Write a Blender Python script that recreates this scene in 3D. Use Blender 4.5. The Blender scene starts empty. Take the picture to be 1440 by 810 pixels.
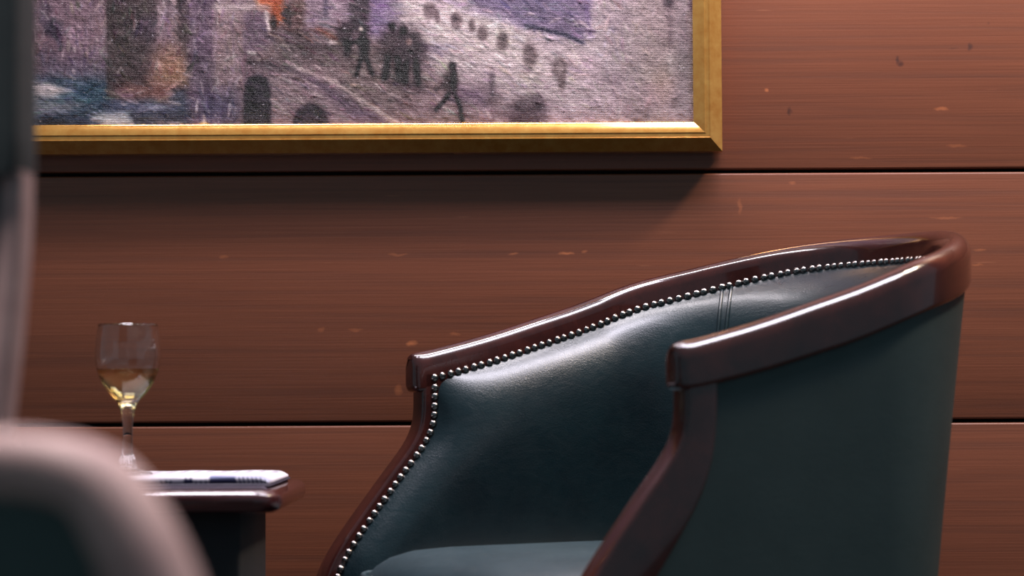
import bpy, bmesh, math, random
import numpy as np
from mathutils import Vector, Matrix

random.seed(4)
rng = np.random.default_rng(11)
sc = bpy.context.scene
COL = sc.collection

# ------------------------------------------------------------------ camera
F_PX = 3400.0                      # 85 mm lens on a 36 mm sensor, 1440 px wide
CAM_H = 0.62
PITCH = math.atan(150 / F_PX)
ROLL = 0.0049
fw = Vector((0, math.cos(PITCH), math.sin(PITCH)))
up0 = Vector((0, -math.sin(PITCH), math.cos(PITCH)))
rt0 = Vector((1, 0, 0))
up = up0 * math.cos(ROLL) + rt0 * math.sin(ROLL)
rt = rt0 * math.cos(ROLL) - up0 * math.sin(ROLL)
cam_d = bpy.data.cameras.new('camera')
cam = bpy.data.objects.new('camera', cam_d)
COL.objects.link(cam)
cam_d.sensor_width = 36
cam_d.lens = F_PX / 1440 * 36
M = Matrix((rt, up, -fw)).transposed().to_4x4()
M.translation = Vector((0, 0, CAM_H))
cam.matrix_world = M
cam_d.clip_start = 0.05
cam_d.dof.use_dof = True
cam_d.dof.focus_distance = 3.10
cam_d.dof.aperture_fstop = 3.9
sc.camera = cam


def at(u, v, d):
    """world point seen at photo pixel (u, v) at distance d from the camera plane"""
    D = fw + rt * ((u - 720) / F_PX) - up * ((v - 405) / F_PX)
    return Vector((0, 0, CAM_H)) + D * (d / D.y)


# ------------------------------------------------------------------ light
world = bpy.data.worlds.new('World')
sc.world = world
world.use_nodes = True
bg = world.node_tree.nodes['Background']
bg.inputs[0].default_value = (0.50, 0.78, 0.95, 1)
bg.inputs[1].default_value = 0.20


def area(name, loc, target, size, size_y, power, color, shape='RECTANGLE', spread=180):
    L = bpy.data.lights.new(name, 'AREA')
    L.shape = shape
    L.size = size
    if shape in ('RECTANGLE', 'ELLIPSE'):
        L.size_y = size_y
    L.energy = power
    L.color = color
    L.spread = math.radians(spread)
    o = bpy.data.objects.new(name, L)
    COL.objects.link(o)
    o.location = loc
    o.rotation_euler = (Vector(target) - Vector(loc)).to_track_quat('-Z', 'Y').to_euler()
    return o


area('ceiling_strip_right', (0.80, 2.57, 2.42), (0.80, 2.62, 0), 1.15, 0.28, 34, (0.92, 0.87, 1.0))
area('ceiling_strip_left', (-0.62, 2.50, 2.42), (-0.62, 2.50, 0), 1.10, 0.20, 3.2, (0.95, 0.88, 1.0), spread=44)
area('picture_light', (-0.16, 3.00, 1.80), (-0.16, 3.27, 1.15), 1.05, 0.08, 10.5, (1.0, 0.92, 0.97))
area('wall_wash_light', (1.32, 2.86, 2.25), (1.10, 3.28, 0.4), 0.30, 0.12, 24, (1.0, 0.80, 0.60))
area('foreground_fill', (-0.50, 1.20, 2.42), (-0.45, 1.15, 0), 0.40, 0.40, 8.5, (1.0, 0.90, 0.92), spread=60)  # unseen lamp added to brighten the chair arm in the foreground

vs = sc.view_settings
vs.view_transform = 'Standard'
vs.look = 'None'
vs.gamma = 1
vs.use_curve_mapping = False
vs.exposure = 0.06


# ------------------------------------------------------------------ helpers
def lin(r, g, b):
    f = lambda c: (c / 255 / 12.92) if c / 255 <= 0.04045 else ((c / 255 + 0.055) / 1.055) ** 2.4
    return (f(r), f(g), f(b), 1)


def mesh_obj(name, verts, faces, mat=None, parent=None, smooth=True, edge_angle=None):
    me = bpy.data.meshes.new(name)
    me.from_pydata([tuple(v) for v in verts], [], [tuple(f) for f in faces])
    bm = bmesh.new()
    bm.from_mesh(me)
    bmesh.ops.recalc_face_normals(bm, faces=bm.faces)
    bm.to_mesh(me)
    bm.free()
    if smooth:
        me.shade_smooth()
        if edge_angle:
            me.set_sharp_from_angle(angle=math.radians(edge_angle))
    if mat:
        me.materials.append(mat)
    o = bpy.data.objects.new(name, me)
    COL.objects.link(o)
    if parent:
        o.parent = parent
    return o


def empty(name, loc, rz=0.0):
    o = bpy.data.objects.new(name, None)
    COL.objects.link(o)
    o.location = loc
    o.rotation_euler = (0, 0, rz)
    o.empty_display_size = 0.1
    return o


def tag(o, label=None, cat=None, group=None, kind=None):
    if label: o['label'] = label
    if cat: o['category'] = cat
    if group: o['group'] = group
    if kind: o['kind'] = kind
    return o


def rrect(x0, x1, y0, y1, r, n=5):
    """rounded rectangle outline, counter-clockwise; r single or 4 radii (x0y0, x1y0, x1y1, x0y1)"""
    if not isinstance(r, (tuple, list)):
        r = (r,) * 4
    out = []
    for (cx, cy, rr, a0) in ((x0 + r[0], y0 + r[0], r[0], 180), (x1 - r[1], y0 + r[1], r[1], 270),
                             (x1 - r[2], y1 - r[2], r[2], 0), (x0 + r[3], y1 - r[3], r[3], 90)):
        for k in range(n + 1):
            a = math.radians(a0 + 90 * k / n)
            out.append((cx + rr * math.cos(a), cy + rr * math.sin(a)))
    return out


def loft(rings, closed=True, cap=True):
    """rings: list of equal-length point lists"""
    n = len(rings[0])
    verts = [p for r in rings for p in r]
    faces = []
    for i in range(len(rings) - 1):
        for j in range(n if closed else n - 1):
            a = i * n + j
            b = i * n + (j + 1) % n
            faces.append((a, b, b + n, a + n))
    if cap:
        faces.append(tuple(range(n - 1, -1, -1)))
        faces.append(tuple((len(rings) - 1) * n + j for j in range(n)))
    return verts, faces


def lathe(profile, seg=48, close_ends=True):
    verts, faces = [], []
    idx = []
    for (r, z) in profile:
        if r < 1e-6:
            idx.append([len(verts)] * seg)
            verts.append((0, 0, z))
        else:
            base = len(verts)
            for k in range(seg):
                a = 2 * math.pi * k / seg
                verts.append((r * math.cos(a), r * math.sin(a), z))
            idx.append([base + k for k in range(seg)])
    for i in range(len(profile) - 1):
        for k in range(seg):
            q = [idx[i][k], idx[i][(k + 1) % seg], idx[i + 1][(k + 1) % seg], idx[i + 1][k]]
            qq = []
            for v in q:
                if v not in qq: qq.append(v)
            if len(qq) > 2: faces.append(qq)
    return verts, faces


def tube(path, rad, seg=8):
    P = [Vector(p) for p in path]
    rings = []
    prev = None
    for i, p in enumerate(P):
        t = (P[min(i + 1, len(P) - 1)] - P[max(i - 1, 0)]).normalized()
        if prev is None:
            ref = Vector((0, 0, 1)) if abs(t.z) < 0.9 else Vector((1, 0, 0))
            nrm = (ref - t * ref.dot(t)).normalized()
        else:
            nrm = (prev - t * prev.dot(t)).normalized()
        prev = nrm
        b = t.cross(nrm)
        r = rad[i] if isinstance(rad, (list, tuple)) else rad
        rings.append([p + nrm * (r * math.cos(2 * math.pi * k / seg)) + b * (r * math.sin(2 * math.pi * k / seg)) for k in range(seg)])
    return loft(rings)


def bevel_box(x0, x1, y0, y1, z0, z1, bev=0.003, seg=2):
    bm = bmesh.new()
    bmesh.ops.create_cube(bm, size=1)
    for v in bm.verts:
        v.co = Vector(((x0 + x1) / 2 + v.co.x * (x1 - x0), (y0 + y1) / 2 + v.co.y * (y1 - y0), (z0 + z1) / 2 + v.co.z * (z1 - z0)))
    bmesh.ops.bevel(bm, geom=list(bm.edges), offset=bev, segments=seg, profile=0.5, affect='EDGES')
    bm.verts.index_update()
    V = [v.co.copy() for v in bm.verts]
    Fc = [[v.index for v in f.verts] for f in bm.faces]
    bm.free()
    return V, Fc


def smooth_interp(xs, ys, x, win=0.012):
    """gaussian-smoothed piecewise-linear interpolation"""
    xs = np.asarray(xs, float); ys = np.asarray(ys, float)
    o = np.argsort(xs); xs, ys = xs[o], ys[o]
    off = np.linspace(-2, 2, 17)
    w = np.exp(-off ** 2 / 2); w /= w.sum()
    x = np.asarray(x, float)
    return sum(wi * np.interp(x + oi * win, xs, ys) for wi, oi in zip(w, off))


# ------------------------------------------------------------------ materials
class NT:
    def __init__(self, name):
        self.m = bpy.data.materials.new(name)
        self.m.use_nodes = True
        self.t = self.m.node_tree
        self.b = self.t.nodes['Principled BSDF']

    def n(self, typ, **kw):
        nd = self.t.nodes.new(typ)
        for k, v in kw.items():
            if k.startswith('i_'):
                key = k[2:]
                key = int(key) if key.isdigit() else key.replace('_', ' ')
                nd.inputs[key].default_value = v
            else:
                setattr(nd, k, v)
        return nd

    def l(self, a, b):
        self.t.links.new(a, b)

    def ramp(self, src, stops, interp='LINEAR'):
        r = self.t.nodes.new('ShaderNodeValToRGB')
        r.color_ramp.interpolation = interp
        e = r.color_ramp.elements
        while len(e) < len(stops): e.new(0.5)
        for el, (p, c) in zip(e, stops):
            el.position = p
            el.color = c if len(c) == 4 else (*c, 1)
        self.l(src, r.inputs[0])
        return r.outputs[0]

    def mix(self, fac, a, b, mode='MIX'):
        m = self.t.nodes.new('ShaderNodeMix')
        m.data_type = 'RGBA'
        m.blend_type = mode
        for sock, val in ((m.inputs[0], fac), (m.inputs[6], a), (m.inputs[7], b)):
            if isinstance(val, (int, float, tuple)):
                sock.default_value = val
            else:
                self.l(val, sock)
        return m.outputs[2]

    def math(self, op, a, b=None, c=None, clamp=False):
        m = self.t.nodes.new('ShaderNodeMath')
        m.operation = op
        m.use_clamp = clamp
        for k, v in enumerate((a, b, c)):
            if v is None: continue
            if isinstance(v, (int, float)): m.inputs[k].default_value = v
            else: self.l(v, m.inputs[k])
        return m.outputs[0]

    def bump(self, h, strength, dist, normal=None):
        b = self.t.nodes.new('ShaderNodeBump')
        b.inputs['Strength'].default_value = strength
        b.inputs['Distance'].default_value = dist
        self.l(h, b.inputs['Height'])
        if normal is not None: self.l(normal, b.inputs['Normal'])
        return b.outputs[0]

    def set(self, **kw):
        for k, v in kw.items():
            s = self.b.inputs[k.replace('_', ' ')]
            if isinstance(v, (int, float, tuple)): s.default_value = v
            else: self.l(v, s)
        return self


def mapped(N, coord, scale, loc=None):
    mp = N.n('ShaderNodeMapping')
    mp.inputs['Scale'].default_value = scale
    N.l(coord, mp.inputs['Vector'])
    if loc is not None: N.l(loc, mp.inputs['Location'])
    return mp.outputs[0]


def noise(N, vec, scale, detail=4, rough=0.55, dist=0.0):
    nd = N.n('ShaderNodeTexNoise')
    nd.inputs['Scale'].default_value = scale
    nd.inputs['Detail'].default_value = detail
    nd.inputs['Roughness'].default_value = rough
    nd.inputs['Distortion'].default_value = dist
    N.l(vec, nd.inputs['Vector'])
    return nd.outputs[0]


WALL_Y = 3.30


def wall_px(u, v):
    p = at(u, v, WALL_Y)
    return p.x, p.z


def mat_planks():
    N = NT('plank_wood')
    tc = N.n('ShaderNodeTexCoord').outputs['Object']
    oi = N.n('ShaderNodeObjectInfo').outputs['Random']
    cx = N.n('ShaderNodeCombineXYZ')
    N.l(N.math('MULTIPLY', oi, 9.0), cx.inputs[0])
    N.l(N.math('MULTIPLY', oi, 5.0), cx.inputs[2])
    off = cx.outputs[0]
    g1 = noise(N, mapped(N, tc, (0.55, 1, 26), off), 3.0, 6, 0.6, 0.25)
    g2 = noise(N, mapped(N, tc, (1.3, 1, 150), off), 3.0, 4, 0.65)
    g3 = noise(N, mapped(N, tc, (0.9, 1, 2.6), off), 2.0, 2, 0.5)
    c = N.ramp(g1, [(0.28, lin(128, 75, 53)), (0.5, lin(146, 85, 58)), (0.75, lin(156, 93, 66))])
    c = N.mix(0.36, c, N.ramp(g2, [(0.3, lin(150, 130, 122)), (0.55, lin(206, 200, 196)), (0.75, lin(222, 216, 210))]), 'MULTIPLY')
    c = N.mix(0.3, c, N.ramp(g3, [(0.3, lin(176, 150, 142)), (0.7, lin(230, 220, 214))]), 'MULTIPLY')
    # pale scuffs along the grain
    s = noise(N, mapped(N, tc, (5.0, 1, 62), off), 2.2, 1, 0.4)
    c = N.mix(N.math('MULTIPLY', N.ramp(s, [(0.745, (0, 0, 0)), (0.80, (1, 1, 1))]), 0.25), c, lin(205, 135, 98))
    # dings and scuffs that stand at fixed places of the wall
    pos = N.n('ShaderNodeNewGeometry').outputs['Position']
    wob = N.n('ShaderNodeVectorMath', operation='MULTIPLY_ADD')
    nz = N.n('ShaderNodeTexNoise', i_Scale=90.0)
    N.l(pos, nz.inputs['Vector'])
    N.l(nz.outputs['Color'], wob.inputs[0])
    wob.inputs[1].default_value = (0.010, 0, 0.006)
    N.l(pos, wob.inputs[2])
    sep = N.n('ShaderNodeSeparateXYZ')
    N.l(wob.outputs[0], sep.inputs[0])

    def spot(u, v, ru, rv, w=0.35):
        x, z = wall_px(u, v)
        x += 0.005; z += 0.003
        dx = N.math('DIVIDE', N.math('SUBTRACT', sep.outputs[0], x), ru / 1030)
        dz = N.math('DIVIDE', N.math('SUBTRACT', sep.outputs[2], z), rv / 1030)
        d2 = N.math('ADD', N.math('MULTIPLY', dx, dx), N.math('MULTIPLY', dz, dz))
        return N.math('MULTIPLY', N.math('SUBTRACT', 1.0, d2, clamp=True), w)
    pale = None
    for a in ((578, 483, 9, 4.5, 0.9), (796, 356, 12, 2.5, 0.8), (822, 354, 6, 2.5, 0.5), (722, 357, 7, 2, 0.5), (560, 548, 7, 9, 0.5), (452, 464, 6, 5),
              (500, 464, 12, 3), (1324, 153, 12, 3, 0.6), (1378, 352, 12, 2.5), (1375, 372, 11, 2), (1078, 127, 3, 3, 0.8), (1345, 205, 16, 2.5),
              (315, 361, 8, 3), (560, 358, 16, 2), (1210, 222, 18, 2), (1115, 257, 5, 3), (1330, 306, 26, 2), (1040, 290, 3, 14), (640, 470, 10, 3)):
        s_ = spot(*a)
        pale = s_ if pale is None else N.math('MAXIMUM', pale, s_)
    dark = None
    for a in ((1267, 90, 6, 5, 0.9), (1262, 85, 3, 8, 0.9), (1111, 157, 4, 7, 0.9), (1364, 66, 4, 6, 0.9), (1340, 68, 9, 2), (1390, 32, 3, 2)):
        s_ = spot(*a)
        dark = s_ if dark is None else N.math('MAXIMUM', dark, s_)
    c = N.mix(N.math('MULTIPLY', pale, 0.75), c, lin(222, 132, 82))
    c = N.mix(N.math('MULTIPLY', dark, 0.8), c, lin(60, 34, 32))
    h = N.math('ADD', N.math('MULTIPLY', g2, 0.6), N.math('MULTIPLY', g1, 0.4))
    N.set(Base_Color=c, Roughness=N.ramp(g1, [(0.3, (0.5,) * 3), (0.7, (0.38,) * 3)]), Normal=N.bump(h, 0.25, 0.002))
    N.set(Coat_Weight=0.25, Coat_Roughness=0.35)
    return N.m


def mat_varnish(name, c1, c2, rough=0.18, axis=(3, 3, 30), coat=0.8):
    N = NT(name)
    tc = N.n('ShaderNodeTexCoord').outputs['Object']
    g = noise(N, mapped(N, tc, axis), 3.0, 5, 0.6, 0.4)
    c = N.ramp(g, [(0.3, c1), (0.7, c2)])
    f = noise(N, tc, 260.0, 2)
    N.set(Base_Color=c, Roughness=rough, Coat_Weight=coat, Coat_Roughness=0.06, Normal=N.bump(f, 0.04, 0.001))
    return N.m


def mat_leather(name, c1, c2, rough=0.36, cracks=1.0, coat=0.0):
    N = NT(name)
    tc = N.n('ShaderNodeTexCoord').outputs['Object']
    big = noise(N, tc, 9.0, 4, 0.6)
    c = N.ramp(big, [(0.3, c1), (0.7, c2)])
    vo = N.n('ShaderNodeTexVoronoi', feature='DISTANCE_TO_EDGE', i_Scale=330.0)
    N.l(tc, vo.inputs['Vector'])
    grain = N.ramp(vo.outputs['Distance'], [(0.0, (0, 0, 0)), (0.25, (1, 1, 1))])
    fine = noise(N, tc, 420.0, 3)
    creases = noise(N, mapped(N, tc, (1, 1, 2.2)), 34.0, 5, 0.7, 1.2)
    n1 = N.bump(grain, 0.10 * cracks, 0.0012)
    n2 = N.bump(fine, 0.10, 0.001, n1)
    n3 = N.bump(creases, 0.16 * cracks, 0.002, n2)
    N.set(Base_Color=c, Roughness=N.ramp(creases, [(0.3, (rough + 0.08,) * 3), (0.7, (rough - 0.05,) * 3)]), Normal=n3, Coat_Weight=coat, Coat_Roughness=0.22)
    return N.m


def mat_plain(name, c, rough=0.5, metallic=0.0, nscale=40, var=0.12):
    N = NT(name)
    tc = N.n('ShaderNodeTexCoord').outputs['Object']
    g = noise(N, tc, nscale, 4)
    lo = tuple(x * (1 - var) for x in c[:3]); hi = tuple(min(1, x * (1 + var)) for x in c[:3])
    N.set(Base_Color=N.ramp(g, [(0.3, lo), (0.7, hi)]), Roughness=rough, Metallic=metallic)
    return N.m


def mat_gold():
    N = NT('gilt')
    tc = N.n('ShaderNodeTexCoord').outputs['Object']
    g = noise(N, tc, 60, 5, 0.65)
    sp = noise(N, tc, 700, 2)
    c = N.ramp(g, [(0.3, lin(210, 140, 58)), (0.7, lin(234, 174, 88))])
    c = N.mix(N.ramp(sp, [(0.78, (0, 0, 0)), (0.82, (1, 1, 1))]), c, lin(250, 226, 170))
    N.set(Base_Color=c, Metallic=0.55, Roughness=0.18, Coat_Weight=1.0, Coat_Roughness=0.09, Normal=N.bump(g, 0.06, 0.001))
    return N.m


def mat_canvas():
    N = NT('oil_canvas')
    at_ = N.n('ShaderNodeAttribute', attribute_name='paint')
    tc = N.n('ShaderNodeTexCoord').outputs['Object']
    wx = N.n('ShaderNodeTexWave', wave_type='BANDS', bands_direction='X', i_Scale=150.0, i_Distortion=1.2)
    wz = N.n('ShaderNodeTexWave', wave_type='BANDS', bands_direction='Z', i_Scale=130.0, i_Distortion=1.5)
    N.l(tc, wx.inputs['Vector']); N.l(tc, wz.inputs['Vector'])
    wz.inputs['Detail Scale'].default_value = 3
    weave = N.math('ADD', N.math('MULTIPLY', wx.outputs['Fac'], 0.35), N.math('MULTIPLY', wz.outputs['Fac'], 0.75))
    imp = noise(N, mapped(N, tc, (1, 1, 1.8)), 190.0, 5, 0.65, 0.4)
    n1 = N.bump(weave, 0.7, 0.0010)
    n2 = N.bump(imp, 0.8, 0.0016, n1)
    glint = noise(N, mapped(N, tc, (1, 1, 1.6)), 210.0, 2)  # specular specks of the rough paint, mixed into the base colour
    c = N.mix(N.math('MULTIPLY', N.ramp(glint, [(0.70, (0, 0, 0)), (0.74, (1, 1, 1))]), 0.5), at_.outputs['Color'], lin(232, 218, 226))
    N.set(Base_Color=c, Roughness=0.42, Normal=n2, Specular_IOR_Level=0.35)
    return N.m


def mat_glass(name, tint, ior=1.5):
    N = NT(name)
    N.set(Base_Color=tint, Roughness=0.0, IOR=ior, Transmission_Weight=1.0)
    return N.m


def mat_attr(name, rough=0.6):
    N = NT(name)
    at_ = N.n('ShaderNodeAttribute', attribute_name='print')
    tc = N.n('ShaderNodeTexCoord').outputs['Object']
    g = noise(N, tc, 300, 3)
    c = N.mix(0.2, at_.outputs['Color'], N.ramp(g, [(0.3, (0.6, 0.6, 0.6)), (0.7, (1, 1, 1))]), 'MULTIPLY')
    N.set(Base_Color=c, Roughness=rough)
    return N.m


M_PLANK = mat_planks()
M_BACKING = mat_plain('dark_backing', lin(18, 16, 16), 0.9)
M_MAHOG = mat_varnish('mahogany_varnish', lin(50, 23, 21), lin(76, 35, 30), axis=(8, 8, 8))
M_LEATHER = mat_leather('green_leather', lin(13, 28, 34), lin(21, 40, 45), 0.31, 1.0, 0.5)
M_LEATHER_SEAT = mat_leather('green_leather_seat', lin(34, 54, 60), lin(48, 68, 74), 0.45)
M_LEATHER_DARK = mat_leather('dark_leather_outside', lin(46, 63, 63), lin(54, 71, 71), 0.6, 0.5)
M_LEATHER_MATT = mat_leather('matt_dark_hide', lin(24, 34, 36), lin(30, 41, 42), 0.8, 0.4)
M_NAIL = mat_plain('antique_nail_metal', lin(150, 142, 138), 0.22, 1.0, 300, 0.15)
M_GOLD = mat_gold()
M_CANVAS = mat_canvas()
M_PINK_LIT = mat_varnish('pink_lit_wood', lin(150, 120, 117), lin(176, 146, 141), 0.6, (8, 8, 8), 0.0)  # pinkish gloss of the light painted into the wood colour
M_FLOOR = mat_plain('dark_carpet', lin(46, 36, 36), 0.95, 0, 220, 0.4)
M_TABLE = mat_varnish('table_mahogany', lin(58, 26, 28), lin(84, 42, 42), 0.2, (2, 22, 22))
M_TABLE_SHADE = mat_varnish('shaded_table_wood', lin(42, 44, 48), lin(50, 50, 54), 0.8, (2, 22, 22), 0.0)  # shade below the table top put into the colour of this wood
M_PRINT = mat_attr('newsprint')
M_GLASS = mat_glass('clear_glass', (1, 1, 1, 1), 1.5)
M_WINE = mat_glass('white_wine', (1.0, 0.86, 0.46, 1), 1.25)

# ------------------------------------------------------------------ setting
floor_v, floor_f = bevel_box(-3.2, 3.2, -1.0, WALL_Y + 0.10, -0.05, 0.0, 0.002, 1)
tag(mesh_obj('floor', floor_v, floor_f, M_FLOOR, smooth=False), 'dark carpeted floor under the chairs and table', 'floor', kind='structure')

v_, f_ = bevel_box(-3.2, 3.2, WALL_Y + 0.022, WALL_Y + 0.10, 0.0, 2.75, 0.001, 1)
wall = mesh_obj('wall_back', v_, f_, M_BACKING, smooth=False)
tag(wall, 'wall of wide reddish brown horizontal wooden planks', 'wall', kind='structure')
# seams of the panelling, read at the middle of the photograph
seams = [at(720, 242.5, WALL_Y).z, at(720, 595, WALL_Y).z]
ph = seams[0] - seams[1]
gap = 0.0052
plank_me = None
z = seams[1] - 2 * ph
k = 0
while z < 2.75:
    z0, z1 = max(0.0, z), min(2.75, z + ph)
    full = (z1 - z0) > ph - 1e-4
    hh = (z1 - z0) / 2 - gap / 2
    if full and plank_me:
        o = bpy.data.objects.new('plank', plank_me)
        COL.objects.link(o)
        o.parent = wall
    else:
        # profile across the plank, eased edges
        r = 0.0028
        prof = [(-hh, 0.021), (-hh, r)] + [(-hh + r * (1 - math.cos(t)), r * (1 - math.sin(t))) for t in (0.4, 0.8, 1.2, math.pi / 2)]
        prof += [(hh - (p[0] + hh), p[1]) for p in prof[::-1]]
        rings = [[(x, y, zz) for (zz, y) in prof] for x in (-3.2, 3.2)]
        V, Fc = loft(rings)
        o = mesh_obj('plank', V, Fc, M_PLANK, wall, True, 40)
        if full: plank_me = o.data
    o.location = (0, WALL_Y, (z0 + z1) / 2)
    z += ph
    k += 1

# ------------------------------------------------------------------ painting
CAN_Y = WALL_Y - 0.030


def vnoise(X, Y, seed, sx, sy):
    r = np.random.default_rng(seed)
    G = r.random((256, 256))
    x = X / sx + 1000.3; y = Y / sy + 1000.7
    xi = np.floor(x).astype(int); yi = np.floor(y).astype(int)
    fx = x - xi; fy = y - yi
    fx = fx * fx * (3 - 2 * fx); fy = fy * fy * (3 - 2 * fy)
    g = lambda a, b: G[(yi + b) % 256, (xi + a) % 256]
    return (g(0, 0) * (1 - fx) + g(1, 0) * fx) * (1 - fy) + (g(0, 1) * (1 - fx) + g(1, 1) * fx) * fy


def fbm(X, Y, seed, sx, sy, oct=4):
    a, s, t = 0.5, 0, 0
    for o_ in range(oct):
        s = s + a * vnoise(X, Y, seed + o_ * 7, sx / 2 ** o_, sy / 2 ** o_)
        t += a
        a *= 0.55
    return s / t


def paint_canvas():
    U0, U1, V0, V1 = -230.0, 990.0, -560.0, 184.0
    step = 1.6
    nu = int((U1 - U0) / step); nv = int((V1 - V0) / step)
    us = np.linspace(U0, U1, nu); vs_ = np.linspace(V0, V1, nv)
    U, V = np.meshgrid(us, vs_)
    wu = (fbm(U, V, 5, 12, 12) - 0.5) * 8
    wv = (fbm(U, V, 25, 12, 12) - 0.5) * 7
    Uw, Vw = U + wu, V + wv
    C = np.zeros(U.shape + (3,))
    H2 = np.zeros(U.shape)

    def over(mask, rgb, op=1.0):
        m = np.clip(mask, 0, 1)[..., None] * op
        C[:] = C * (1 - m) + np.array(rgb, float) * m

    def sm(d, w):
        return 1 / (1 + np.exp(np.clip(-d / w, -40, 40)))

    def box(a, b, c, d, w=2.5, warp=1.0):
        X = U + wu * warp * 0.5; Y = V + wv * warp * 0.5
        return sm(X - a, w) * sm(b - X, w) * sm(Y - c, w) * sm(d - Y, w)

    def ell(cx, cy, rx, ry, w=0.18, warp=0.4, ang=0):
        X = U + wu * warp - cx; Y = V + wv * warp - cy
        ca, sa = math.cos(ang), math.sin(ang)
        X, Y = X * ca + Y * sa, -X * sa + Y * ca
        return sm(1 - np.sqrt((X / rx) ** 2 + (Y / ry) ** 2), w)

    def poly(pts, w=2.0, warp=0.4):
        X = U + wu * warp; Y = V + wv * warp
        d = np.full(U.shape, 1e9); ins = np.zeros(U.shape, bool)
        n = len(pts)
        for i in range(n):
            (x0, y0), (x1, y1) = pts[i], pts[(i + 1) % n]
            dx, dy = x1 - x0, y1 - y0
            t = np.clip(((X - x0) * dx + (Y - y0) * dy) / (dx * dx + dy * dy), 0, 1)
            d = np.minimum(d, np.hypot(X - x0 - t * dx, Y - y0 - t * dy))
            c_ = ((y0 > Y) != (y1 > Y)) & (X < (x1 - x0) * (Y - y0) / (y1 - y0 + 1e-9) + x0)
            ins ^= c_
        return sm(np.where(ins, d, -d), w)

    def line(pts, wid, w=1.0, warp=0.3):
        X = U + wu * warp; Y = V + wv * warp
        d = np.full(U.shape, 1e9)
        for (x0, y0), (x1, y1) in zip(pts, pts[1:]):
            dx, dy = x1 - x0, y1 - y0
            t = np.clip(((X - x0) * dx + (Y - y0) * dy) / (dx * dx + dy * dy + 1e-9), 0, 1)
            d = np.minimum(d, np.hypot(X - x0 - t * dx, Y - y0 - t * dy))
        return sm(wid - d, w)

    r_ = np.random.default_rng(77)

    def dabs(n, op):
        for it in range(n):
            cu, cv = r_.uniform(30, 985), r_.uniform(-120, 180)
            if r_.random() < 0.1: cv = r_.uniform(-540, -120)
            ln, wd = r_.uniform(4, 13), r_.uniform(1.2, 2.8)
            if 380 < cu < 720 and cv > 40: an = 0.5 + r_.normal(0, 0.25)
            elif cu < 270 and cv > 100: an = r_.normal(0.05, 0.35)
            elif cu < 360: an = 1.57 + r_.normal(0, 0.5)
            elif cu > 840: an = 1.5 + r_.normal(0, 0.6)
            else: an = 0.35 + r_.normal(0, 0.4)
            i0 = int((cu - U0) / (U1 - U0) * (nu - 1)); j0 = int((cv - V0) / (V1 - V0) * (nv - 1))
            w_ = int(ln / step) + 2
            a0, a1, b0, b1 = max(0, i0 - w_), min(nu, i0 + w_ + 1), max(0, j0 - w_), min(nv, j0 + w_ + 1)
            X = U[b0:b1, a0:a1] - cu; Y = V[b0:b1, a0:a1] - cv
            ca_, sa_ = math.cos(an), math.sin(an)
            q = 1 - np.sqrt(((X * ca_ + Y * sa_) / ln) ** 2 + ((-X * sa_ + Y * ca_) / wd) ** 2)
            m = np.clip(q * 4, 0, 1)[..., None] * r_.uniform(0.35, 0.85) * op
            col = C[j0, i0] + r_.normal(0, 15) + r_.normal(0, 5, 3)
            if r_.random() < 0.05: col = col * 0.4 + np.array([214, 202, 208]) * 0.6
            C[b0:b1, a0:a1] = C[b0:b1, a0:a1] * (1 - m) + col * m
            H2[b0:b1, a0:a1] += np.clip(q * 2.5, 0, 1) * r_.uniform(-0.0001, 0.0004)

    C[:] = (138, 118, 130)
    # upper canvas beyond the photograph: hazy facades and sky in the same hues
    over(sm(-V - 330, 60), (172, 164, 184))
    for i, (a, b, top, col) in enumerate(((-230, 20, -240, (128, 112, 130)), (150, 262, -420, (96, 84, 92)), (300, 378, -180, (140, 122, 134)),
                                          (430, 560, -330, (136, 116, 140)), (660, 835, -300, (128, 108, 164)), (880, 990, -360, (136, 122, 124)))):
        over(box(a, b, top, 40, 6), col, 0.85)
        for wy in range(int(top) + 40, -40, 70):
            over(box((a + b) / 2 - 14, (a + b) / 2 + 8, wy, wy + 34, 3), tuple(c * 0.62 for c in col), 0.7)
    # left: pale lavender wall
    over(box(20, 150, -60, 120, 4), (140, 118, 134))
    over(box(30, 70, 40, 110, 10), (128, 96, 102), 0.7)
    over(ell(72, 34, 13, 12), (70, 66, 84), 0.85)
    over(ell(62, 14, 9, 20), (88, 78, 98), 0.7)
    over(line([(75, 45), (84, 58)], 3), (66, 64, 80), 0.8)
    over(line([(92, 46), (108, 45)], 1.5), (206, 196, 206), 0.7)
    over(ell(66, 74, 12, 16), (86, 82, 104), 0.5)
    over(ell(110, 98, 60, 22, 0.4), (96, 92, 118), 0.6)
    # sea
    over(sm(Vw - 104 - (U - 40) * 0.10, 5) * sm(152 - Uw, 4), (62, 92, 116))
    over(sm(V + wv - 136, 4) * sm(272 - Uw, 6), (70, 84, 108))
    over(ell(120, 122, 60, 14, 0.4), (70, 100, 124), 0.9)
    over(poly([(40, 110), (66, 112), (98, 122), (70, 132), (40, 130)], 3), (196, 184, 192), 0.9)
    over(poly([(40, 134), (80, 138), (112, 142), (96, 152), (40, 154)], 4), (176, 172, 182), 0.7)
    over(poly([(128, 158), (176, 154), (186, 170), (150, 172)], 3), (190, 196, 206), 0.85)
    over(ell(72, 167, 24, 6), (52, 62, 78), 0.9)
    over(line([(52, 104), (104, 120)], 3), (74, 84, 108), 0.8)
    # brown tower
    over(box(149, 266, -80, 134, 1.6, 0.25), (92, 80, 86))
    over(box(186, 220, 20, 48, 4), (80, 70, 92), 0.7)
    over(box(219, 246, -60, 58, 2.0, 0.4), (148, 130, 142))
    over(box(230, 238, -60, 54, 2.0, 0.4), (112, 98, 112), 0.7)
    over(ell(236, 100, 28, 42, 0.12, 0.8), (150, 120, 116), 0.9)
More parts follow.
